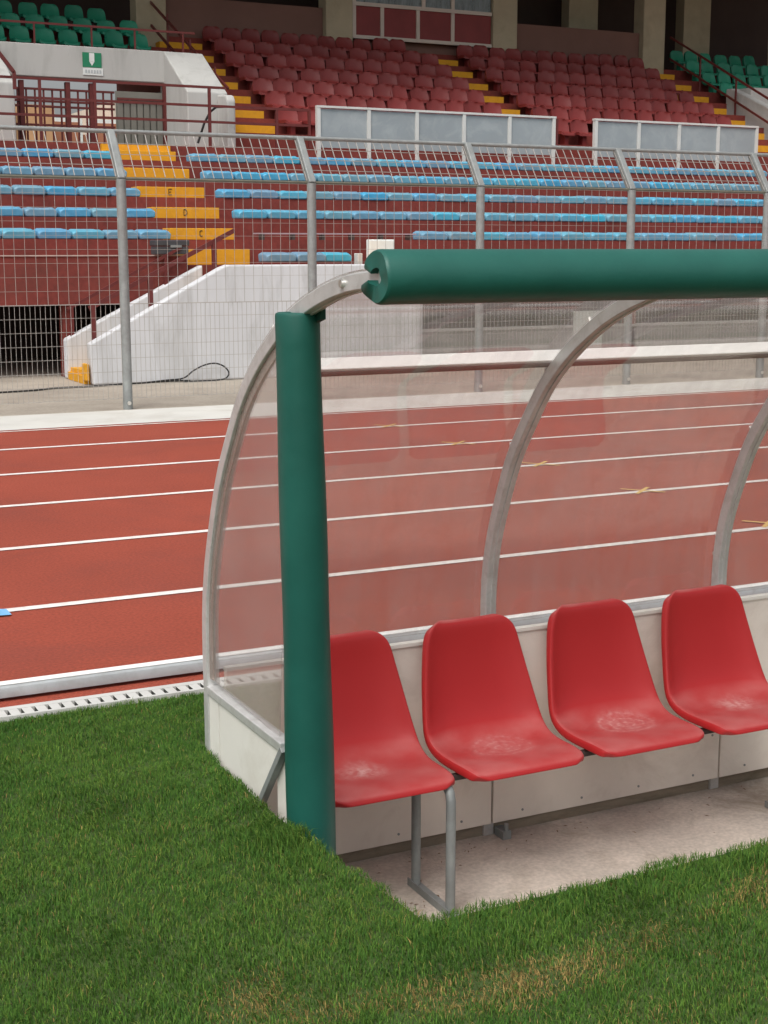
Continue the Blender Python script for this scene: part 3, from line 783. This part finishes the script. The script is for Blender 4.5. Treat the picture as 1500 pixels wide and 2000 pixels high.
m.box(6.82, 7.62, 23.132, 23.15, 3.07, 4.00)
m.build('gate_leaf', M['gate_grey'], gg)
MB().box(7.58, 7.66, 23.02, 23.098, 3.05, 4.14).build('gate_post', M['maroon_rail'], gg)
MB().box(6.83, 7.575, 23.06, 23.095, 3.862, 3.895).build('gate_rail', M['maroon_rail'], gg)
# walkway railing
wrl = thing('walkway_railing', 'maroon tube railing along the front of the upper walkway before the tunnel', 'railing', (6, 21.4, 3.05))
for z in (3.43, 3.665, 3.935):
    x1 = 9.40 if z < 3.9 else 8.02
    x0 = 3.4
    MB().bar((x0, 21.4, z), (x1, 21.4, z), .032, .036).build('rail', M['maroon_rail'], wrl)
for x in (3.6, 5.2, 6.0, 7.76, 8.85, 9.40):
    MB().bar((x, 21.4, 3.04), (x, 21.4, 3.95 if x < 8 else 3.68), .04, .04).build('rail_post', M['maroon_rail'], wrl)
tag(MB().tube([(7.60, 21.5, 3.12), (7.70, 21.5, 3.40), (7.80, 21.5, 3.58), (7.90, 21.5, 3.66), (8.02, 21.5, 3.67)], .018, 8).build('hose', M['black'], None, smooth=True), 'short black bent hose leaning on the walkway railing', 'hose')
# slanted rails by the left side of the frame
m = MB(); m.bar((4.55, 21.2, 4.30), (4.80, 21.2, 3.98), .045, .05); m.bar((4.80, 21.2, 3.99), (4.80, 21.2, 3.75), .045, .045)
tag(m.build('handrail', M['maroon_rail']), 'short slanted maroon handrail end beside the tunnel opening', 'handrail')
# guard rail on the lintel
glr = thing('guard_rail', 'maroon guard rail before the green seats above the tunnel lintel', 'railing', (6, 23.3, 4.64))
MB().bar((3.3, 23.25, 4.97), (8.2, 23.25, 4.97), .03, .03).build('rail', M['maroon_rail'], glr)
for x in (4.0, 5.6, 6.5, 7.2, 8.0): MB().bar((x, 23.25, 4.63), (x, 23.25, 4.98), .025, .025).build('rail_post', M['maroon_rail'], glr)
# stair handrails
sh = thing('handrail', 'maroon double handrail descending beside the yellow stair next to the tunnel', 'handrail', (8.45, 24.5, 4.5))
for dz in (.85, .45):
    MB().bar((8.48, 22.5, 3.20+dz), (8.48, 26.8, 5.28+dz), .032, .04).build('rail', M['maroon_rail'], sh)
for k in (2, 4, 6, 8): MB().bar((8.48, yr(k)+.2, zr(k)), (8.48, yr(k)+.2, zr(k)+.80), .03, .03).build('rail_post', M['maroon_rail'], sh)
sh = thing('handrail', 'dark double handrail running down past the green seats by the far column', 'handrail', (20.12, 24.5, 4.5))
for dz in (.85, .40):
    MB().bar((20.2, 22.6, 3.30+dz), (20.2, 26.5, 5.20+dz), .032, .04).build('rail', M['maroon_rail'], sh)
for k in (2, 4, 6): MB().bar((20.2, yr(k)+.2, zr(k)), (20.2, yr(k)+.2, zr(k)+.76), .03, .03).build('rail_post', M['maroon_rail'], sh)
# far vomitory walls
MB().prism_x([(21.9, 3.06), (21.9, 3.70), (24.55, 4.80), (24.70, 4.80), (24.7, 3.06)], 20.30, 20.52).build('tunnel_wing', M['white_up'], stand, bevel=.02)
MB().box(20.53, 26.5, 24.2, 24.7, 3.06, 4.80).build('tunnel_lintel', M['white_up'], stand)
gr = MB().tube([(19.2, 21.45, 3.06), (19.2, 21.45, 3.86), (19.24, 21.45, 3.93), (19.32, 21.45, 3.95), (19.8, 21.45, 3.95)], .025, 8)
gr.bar((19.2, 21.45, 3.52), (19.8, 21.45, 3.52), .03, .03)
tag(gr.build('railing', M['maroon_rail'], None, smooth=True), 'bent maroon tube rail past the end of the glazed parapet', 'railing')

# glazed parapet at the edge of the walkway
par = thing('parapet', 'white framed parapet of frosted grey panels before the upper seats', 'parapet', (14, 21.3, 3.0))
xs = [9.50, 10.37, 11.23, 12.10, 12.97, 13.84, 14.70, 15.60, 16.47, 17.34, 18.22]
for i, x in enumerate(xs): MB().box(x-.03, x+.03, 21.25, 21.32, 2.92, 3.70).build('post', M['post_white'], par)
for i in range(10):
    if i == 5: continue
    MB().box(xs[i]+.032, xs[i+1]-.032, 21.275, 21.295, 3.10, 3.69).build('frosted_panel', M['greypane'], par)
MB().box(9.47, 13.88, 21.245, 21.325, 3.702, 3.735).build('top_rail', M['post_white'], par)
MB().box(14.66, 18.25, 21.245, 21.325, 3.702, 3.735).build('top_rail', M['post_white'], par)
MB().box(13.885, 13.93, 21.26, 21.31, 3.06, 3.70).build('gate_stop', M['maroon_rail'], par)

# ---- bucket seats of the upper tier
def bucket_mesh(wd=1.0):
    st = [(.03, .19, .14), (.045, .21, .165), (.12, .215, .178), (.22, .21, .185), (.285, .225, .19), (.325, .28, .193), (.35, .36, .192), (.365, .42, .180), (.372, .46, .150), (.378, .478, .10)]
    st = [(a, b, c*wd) for a, b, c in st]
    nu = 7; m = MB(); vs = []
    for (y, z, hw) in st:
        for k in range(nu):
            u = -1+2*k/(nu-1); vs.append((hw*u, y-(.035*abs(u)**2.5 if z > .24 else 0), z+(.03*abs(u)**2.5 if z <= .25 else 0)))
    base = len(vs)
    for (y, z, hw) in st:
        for k in range(nu):
            u = -1+2*k/(nu-1); vs.append((hw*u*.97, y+(.02 if z > .24 else 0), z-.022))
    fs = []; n = len(st)
    for i in range(n-1):
        for k in range(nu-1):
            a = i*nu+k; fs.append((a, a+1, a+1+nu, a+nu)); b = base+a; fs.append((b, b+nu, b+nu+1, b+1))
        a = i*nu; fs.append((a, a+nu, base+a+nu, base+a)); a = i*nu+nu-1; fs.append((a, base+a, base+a+nu, a+nu))
    for k in range(nu-1):
        fs.append((k, base+k, base+k+1, k+1)); a = (n-1)*nu+k; fs.append((a, a+1, base+a+1, base+a))
    m.add(vs, fs)
    m.box(-.04, .04, .10, .26, .0, .205)
    return m
proto = {}
def bucket(x, k, colour, lab, group):
    nm = 'bucket_chair'
    if colour not in proto:
        o = bucket_mesh(.94 if colour == 'red' else .86).build(nm, M['maroon_seat' if colour == 'red' else 'green_seat'], None, smooth=True, angle=50); proto[colour] = o
    else:
        o = proto[colour].copy(); COL.objects.link(o)
    o.location = (x, yr(k)+.10+random.uniform(-.01, .01), zr(k)+.001); o.rotation_euler = (random.uniform(-.05, .05), 0, random.gauss(0, .05))
    tag(o, lab, 'stadium seat', group)
RT = {7: 'top', 6: 'second', 5: 'third', 4: 'fourth', 3: 'fifth', 2: 'sixth', 1: 'lowest'}
def rowname(k): return 'top row' if k == 7 else ('lowest row' if k == 1 else f'{RT[k]} row from top')
for k in range(1, 8):
    for b, (x0, n) in enumerate(((9.60, 12), (14.92, 12))):
        for j in range(n):
            x = x0+.384*j
            if k == 1 and not ((b == 0 and j < 2) or (b == 1 and j < 2)): continue
            if k == 7 and b == 0 and j == 11: continue
            st = 'stair by the tunnel' if b == 0 else 'middle yellow stair'
            bucket(x, k, 'red', f'maroon seat, {rowname(k)}, {ORD[j+1]} right of the {st}', 'maroon seats of the upper tier')
GT = {8: 'back', 7: 'middle', 6: 'front', 5: 'lowest'}
for k in (6, 7, 8):
    for j in range(9):
        x = 8.02-.418*j
        if k == 8 and j == 0: continue
        bucket(x, k, 'green', f'green seat above the tunnel, {ORD[j+1]} seat from the stair in the {GT[k]} row', 'green seats above the tunnel')
for k in (5, 6, 7, 8):
    for j in range(6):
        x = 20.62+.418*j
        if k == 5 and j > 0 and False: continue
        bucket(x, k, 'green', f'green seat in the shaded corner, {GT[k]} row, {ORD[j+1]} from the dark handrail', 'green seats in the far corner')

# ---- columns, back walls, roof
for x in (.7, 4.45, 8.2, 11.95, 15.66, 19.38, 23.1):
    MB().box(x, x+.57, 26.36, 26.73, 5.0, 9.0).build('column', M['column'], stand, bevel=.02)
for x0, x1 in ((8.78, 11.94), (16.24, 19.37)):
    w = MB().box(x0, x1, 26.50, 26.60, 5.0, 6.08).build('back_wall', M['brown'], stand)
MB().box(12.53, 15.65, 26.56, 26.64, 5.0, 5.56).build('back_wall', M['brown'], stand)
# glazed box between two columns
wn = MB().box(12.53, 15.65, 26.40, 26.48, 5.555, 5.62).build('window', M['frame'], stand)
f = MB(); f.box(12.53, 15.65, 26.40, 26.48, 6.165, 6.235); f.box(12.53, 15.65, 26.40, 26.48, 7.3, 7.37)
for x in (12.53, 13.135, 13.925, 14.71): f.box(x, x+.075, 26.402, 26.478, 5.621, 6.164); 
for x in (12.53, 14.05, 14.71): f.box(x, x+.075, 26.402, 26.478, 6.236, 7.3)
f.build('frame', M['frame'], wn)
MB().box(12.54, 15.64, 26.43, 26.445, 5.621, 6.164).build('red_panel', M['redpane'], wn)
MB().box(12.54, 15.64, 26.435, 26.445, 6.236, 7.3).build('pane', M['pane'], wn)
f = MB()
for x in (13.3, 13.42, 14.35, 15.0): f.box(x, x+.05, 27.3, 27.32, 6.2, 7.4)
f.build('blind', M['sign_white'], wn)
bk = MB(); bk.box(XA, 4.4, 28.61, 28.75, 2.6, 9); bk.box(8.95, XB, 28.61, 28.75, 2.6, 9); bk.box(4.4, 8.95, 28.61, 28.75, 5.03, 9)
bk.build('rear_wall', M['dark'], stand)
for x in (18.3, 21.4): MB().box(x, x+.75, 27.6, 27.9, 5.0, 9).build('inner_column', M['column'], stand)
MB().box(XA, XB, 21.8, 29.2, 9.0, 9.25).build('shade_roof', M['shade_roof'], stand)  # out of view, added overhead to shade the upper tier
MB().box(XA, XB, 21.6, 21.79, 8.5, 9.3).build('shade_roof_beam', M['shade_roof'], stand)  # front edge of the added roof, also out of view

# houses beyond the tunnel
def house(x0, x1, y, h, m, lab, nx, nz):
    t = thing('house', lab, 'house', ((x0+x1)/2, y, 0))
    MB().box(x0, x1, y, y+6, -.05, h).build('wall', M[m], t)
    for j in range(nz):
        for i in range(nx):
            cx = x0+(x1-x0)*(i+.5)/nx; cz = 1.2+2.9*j
            w = MB().box(cx-.55, cx+.55, y-.06, y-.002, cz, cz+1.6).build('window', M['sign_white'], t)
            MB().box(cx-.42, cx+.42, y-.08, y-.062, cz+.12, cz+1.48).build('pane', M['house_c'], w)
house(1, 11.6, 46, 5.9, 'house_a', 'ochre house seen through the bars of the tunnel gate', 3, 2)
house(11.8, 14.4, 48, 5.2, 'house_c', 'brick red house with pale windows beyond the tunnel gate', 2, 2)
house(14.6, 23, 50, 6.5, 'house_b', 'cream apartment house at the edge of the tunnel view', 3, 2)

# ---------------------------------------------------------------- turf
def vnoise(x, y, s, seed):
    r = np.random.default_rng(seed); out = np.zeros_like(x)
    for _ in range(10):
        a = r.uniform(0, 6.283); f = s*r.uniform(.5, 1.7); ph = r.uniform(0, 6.283)
        out += np.sin((x*np.cos(a)+y*np.sin(a))*f+ph)
    return out/10*1.6
def turf():
    zones = [(-.9, 3.6, 1.7, 4.745, 46000), (-5, 7, -1.5, 4.745, 1700)]
    X = []; Y = []; S = []
    for zi, (x0, x1, y0, y1, d) in enumerate(zones):
        n = int((x1-x0)*(y1-y0)*d); a = rng.uniform(x0, x1, n); b = rng.uniform(y0, y1, n)
        if zi == 1:
            k = ~((a > -.9) & (a < 3.6) & (b > 1.7)); a, b = a[k], b[k]
        # camera-near band is seen sharper: extra density there comes from zone 0
        X.append(a); Y.append(b); S.append(np.full(len(a), 1.0 if zi == 0 else 2.2))
    x = np.concatenate(X); y = np.concatenate(Y); sc_ = np.concatenate(S)
    edge = .010*np.sin(x*9)+.008*np.sin(x*23+1)
    pit = (x > np.interp(y, [2.80, 3.55], [1.522, 1.452])+.007*np.sin(y*17)+.004*np.sin(y*61)) & (x < PX1) & (y > 2.806+edge) & (y < 4.235)
    house_ = (x > 1.453) & (x < PX1+.1) & (y > 3.55) & (y < 4.235)
    keep = ~(pit | house_)
    chan = y > 4.745-.02*np.abs(np.sin(x*6))
    keep &= ~chan
    x, y, sc_ = x[keep], y[keep], sc_[keep]
    n = len(x)
    dry = vnoise(x, y, 7, 3)*.55+vnoise(x, y, 19, 4)*.35+vnoise(x, y, 60, 5)*.3
    worn = np.exp(-((y-(2.52+.06*np.sin(x*3.1)))/.085)**2)*np.clip((x-.6)/1.2, 0, 1)*(.55+.85*np.clip(vnoise(x, y, 11, 44), -.4, 1))
    worn = np.maximum(worn, .38*np.exp(-((x-1.02)**2+(y-2.62)**2)/.025))
    d = np.clip((dry-.62)*1.3, 0, 1)*.65+np.clip(worn+(dry-.25)*.6, 0, 1.1)*(worn > .12)
    d = np.clip(d+.10*np.clip((2.66-y)/.25, 0, 1)*(x > .5)*np.clip(.6+vnoise(x, y, 16, 51), 0, 1.6), 0, 1.1)
    lush = np.exp(-((y-2.72)/.09)**2)*(x > 1.4)+2.6*np.exp(-((x-1.40)**2+(y-3.36)**2)/.012)
    tuft = vnoise(x, y, 34, 9)
    h = (.0175+.008*np.clip(tuft, -1, 1)+.008*lush)*rng.uniform(.55, 1.25, n)*(1-.45*np.clip(d, 0, 1))*sc_**.5
    w = rng.uniform(.0007, .0013, n)*sc_
    az = rng.uniform(0, 6.283, n)*.75+vnoise(x, y, 9, 12)*2.0
    lean = np.clip(rng.uniform(.15, 1.05, n)+.5*np.clip(d, 0, 1)*rng.uniform(0, 1, n), 0, 1.4)
    dx = np.cos(az); dy = np.sin(az); px_, py_ = -dy, dx
    tw = rng.uniform(-.8, .8, n); px_, py_ = px_*np.cos(tw)-py_*np.sin(tw), px_*np.sin(tw)+py_*np.cos(tw)
    z0 = np.full(n, -.012)
    V = np.empty((n, 5, 3))
    V[:, 0] = np.stack([x-px_*w, y-py_*w, z0], 1); V[:, 1] = np.stack([x+px_*w, y+py_*w, z0], 1)
    mx, my = x+dx*h*lean*.35, y+dy*h*lean*.35; mz = z0+h*.62
    V[:, 2] = np.stack([mx+px_*w*.8, my+py_*w*.8, mz], 1); V[:, 3] = np.stack([mx-px_*w*.8, my-py_*w*.8, mz], 1)
    V[:, 4] = np.stack([x+dx*h*lean, y+dy*h*lean, z0+h*np.clip(1.15-.5*lean, .35, 1.1)], 1)
    base = np.arange(n)[:, None]*5
    loops = np.concatenate([base+np.array([[0, 1, 2, 3]]), base+np.array([[3, 2, 4]])], 1).ravel()
    starts = (np.arange(n)[:, None]*7+np.array([[0, 4]])).ravel()
    me = bpy.data.meshes.new('grass')
    me.vertices.add(n*5); me.vertices.foreach_set('co', V.ravel())
    me.loops.add(len(loops)); me.loops.foreach_set('vertex_index', loops.astype(np.int32))
    me.polygons.add(n*2); me.polygons.foreach_set('loop_start', starts.astype(np.int32))
    me.update(calc_edges=True)
    # blade colour belongs to the blade: fresh, dark, yellowed or straw
    g1 = np.array([.064, .143, .022]); g2 = np.array([.122, .205, .034]); g3 = np.array([.034, .094, .019]); st = np.array([.29, .205, .075]); yl = np.array([.15, .19, .04])
    u = rng.uniform(0, 1, n)[:, None]; v = np.clip(.5+.45*vnoise(x, y, 13, 21), 0, 1)[:, None]
    c = g3*(1-u)+(g1*(1-v)+g2*v)*u
    k = (rng.uniform(0, 1, n) < .05+.10*np.clip(vnoise(x, y, 5, 31), 0, 1))[:, None]; c = np.where(k, yl, c)
    k = (rng.uniform(0, 1, n) < np.clip(d, .012, .8))[:, None]; c = np.where(k, st*rng.uniform(.55, 1.1, n)[:, None], c)
    c *= rng.uniform(1.05, 1.75, n)[:, None]
    ca = np.ones((n, 5, 4)); ca[:, :, :3] = c[:, None, :]
    at = me.color_attributes.new('blade', 'FLOAT_COLOR', 'POINT'); at.data.foreach_set('color', ca.ravel())
    m, t, o = nt('grass_blade'); N = t.nodes; L = t.links
    a_ = N.new('ShaderNodeAttribute'); a_.attribute_name = 'blade'
    p = N.new('ShaderNodeBsdfPrincipled'); p.inputs['Roughness'].default_value = .7; p.inputs['Specular IOR Level'].default_value = .1
    tl = N.new('ShaderNodeBsdfTranslucent'); mx_ = N.new('ShaderNodeMixShader'); mx_.inputs[0].default_value = .3
    L.new(a_.outputs['Color'], p.inputs['Base Color']); L.new(a_.outputs['Color'], tl.inputs['Color'])
    L.new(p.outputs[0], mx_.inputs[1]); L.new(tl.outputs[0], mx_.inputs[2]); L.new(mx_.outputs[0], o.inputs['Surface'])
    me.materials.append(m)
    ob = bpy.data.objects.new('grass', me); COL.objects.link(ob); ob['kind'] = 'stuff'
turf()

# ---------------------------------------------------------------- camera
H = 1.55; F = 2830.; yh = 485.; xv = 6500.
p = math.atan((1000-yh)/F)
d = Vector((xv-750, yh-1000, F)).normalized(); up = Vector((0, -math.cos(p), -math.sin(p)))
Xc = (d-up*d.dot(up)).normalized(); Yc = up.cross(Xc)
Rw = Matrix((Xc, Yc, up))            # world = Rw @ cam(x right, y down, z forward)
cm = bpy.data.cameras.new('camera'); cam = bpy.data.objects.new('camera', cm); COL.objects.link(cam)
flip = Matrix(((1, 0, 0), (0, -1, 0), (0, 0, -1)))
cam.matrix_world = Matrix.Translation((0, 0, H)) @ (Rw @ flip).to_4x4()
cm.sensor_fit = 'VERTICAL'; cm.sensor_height = 24; cm.lens = F/2000*24
cm.clip_start = .05; cm.clip_end = 600
sc.camera = cam

# ---------------------------------------------------------------- light
w = bpy.data.worlds.new('World'); sc.world = w; w.use_nodes = True
t = w.node_tree
for n in list(t.nodes): t.nodes.remove(n)
o = t.nodes.new('ShaderNodeOutputWorld'); bg = t.nodes.new('ShaderNodeBackground'); bg.inputs['Strength'].default_value = .12
sk = t.nodes.new('ShaderNodeTexSky'); sk.sky_type = 'NISHITA'; sk.sun_disc = False
EL, AZ = 56, 228
sk.sun_elevation = math.radians(EL); sk.sun_rotation = math.radians(AZ)
sk.air_density = 1.0; sk.dust_density = 6.0; sk.ozone_density = 1.0
hs = t.nodes.new('ShaderNodeHueSaturation'); hs.inputs['Saturation'].default_value = .22
t.links.new(sk.outputs[0], hs.inputs['Color']); t.links.new(hs.outputs[0], bg.inputs['Color']); t.links.new(bg.outputs[0], o.inputs['Surface'])
sl_ = bpy.data.lights.new('sun', 'SUN'); sl_.energy = .95; sl_.angle = math.radians(28); sl_.color = (1, .96, .9)
so = bpy.data.objects.new('sun', sl_); COL.objects.link(so)
a = math.radians(AZ); e = math.radians(EL)
sd = Vector((math.sin(a)*math.cos(e), math.cos(a)*math.cos(e), math.sin(e)))
so.rotation_euler = sd.to_track_quat('Z', 'Y').to_euler(); so.location = sd*40

sc.view_settings.view_transform = 'Standard'; sc.view_settings.look = 'None'
sc.view_settings.exposure = .40; sc.view_settings.gamma = 1; sc.view_settings.use_curve_mapping = False
sc.cycles.max_bounces = 10; sc.cycles.transparent_max_bounces = 24
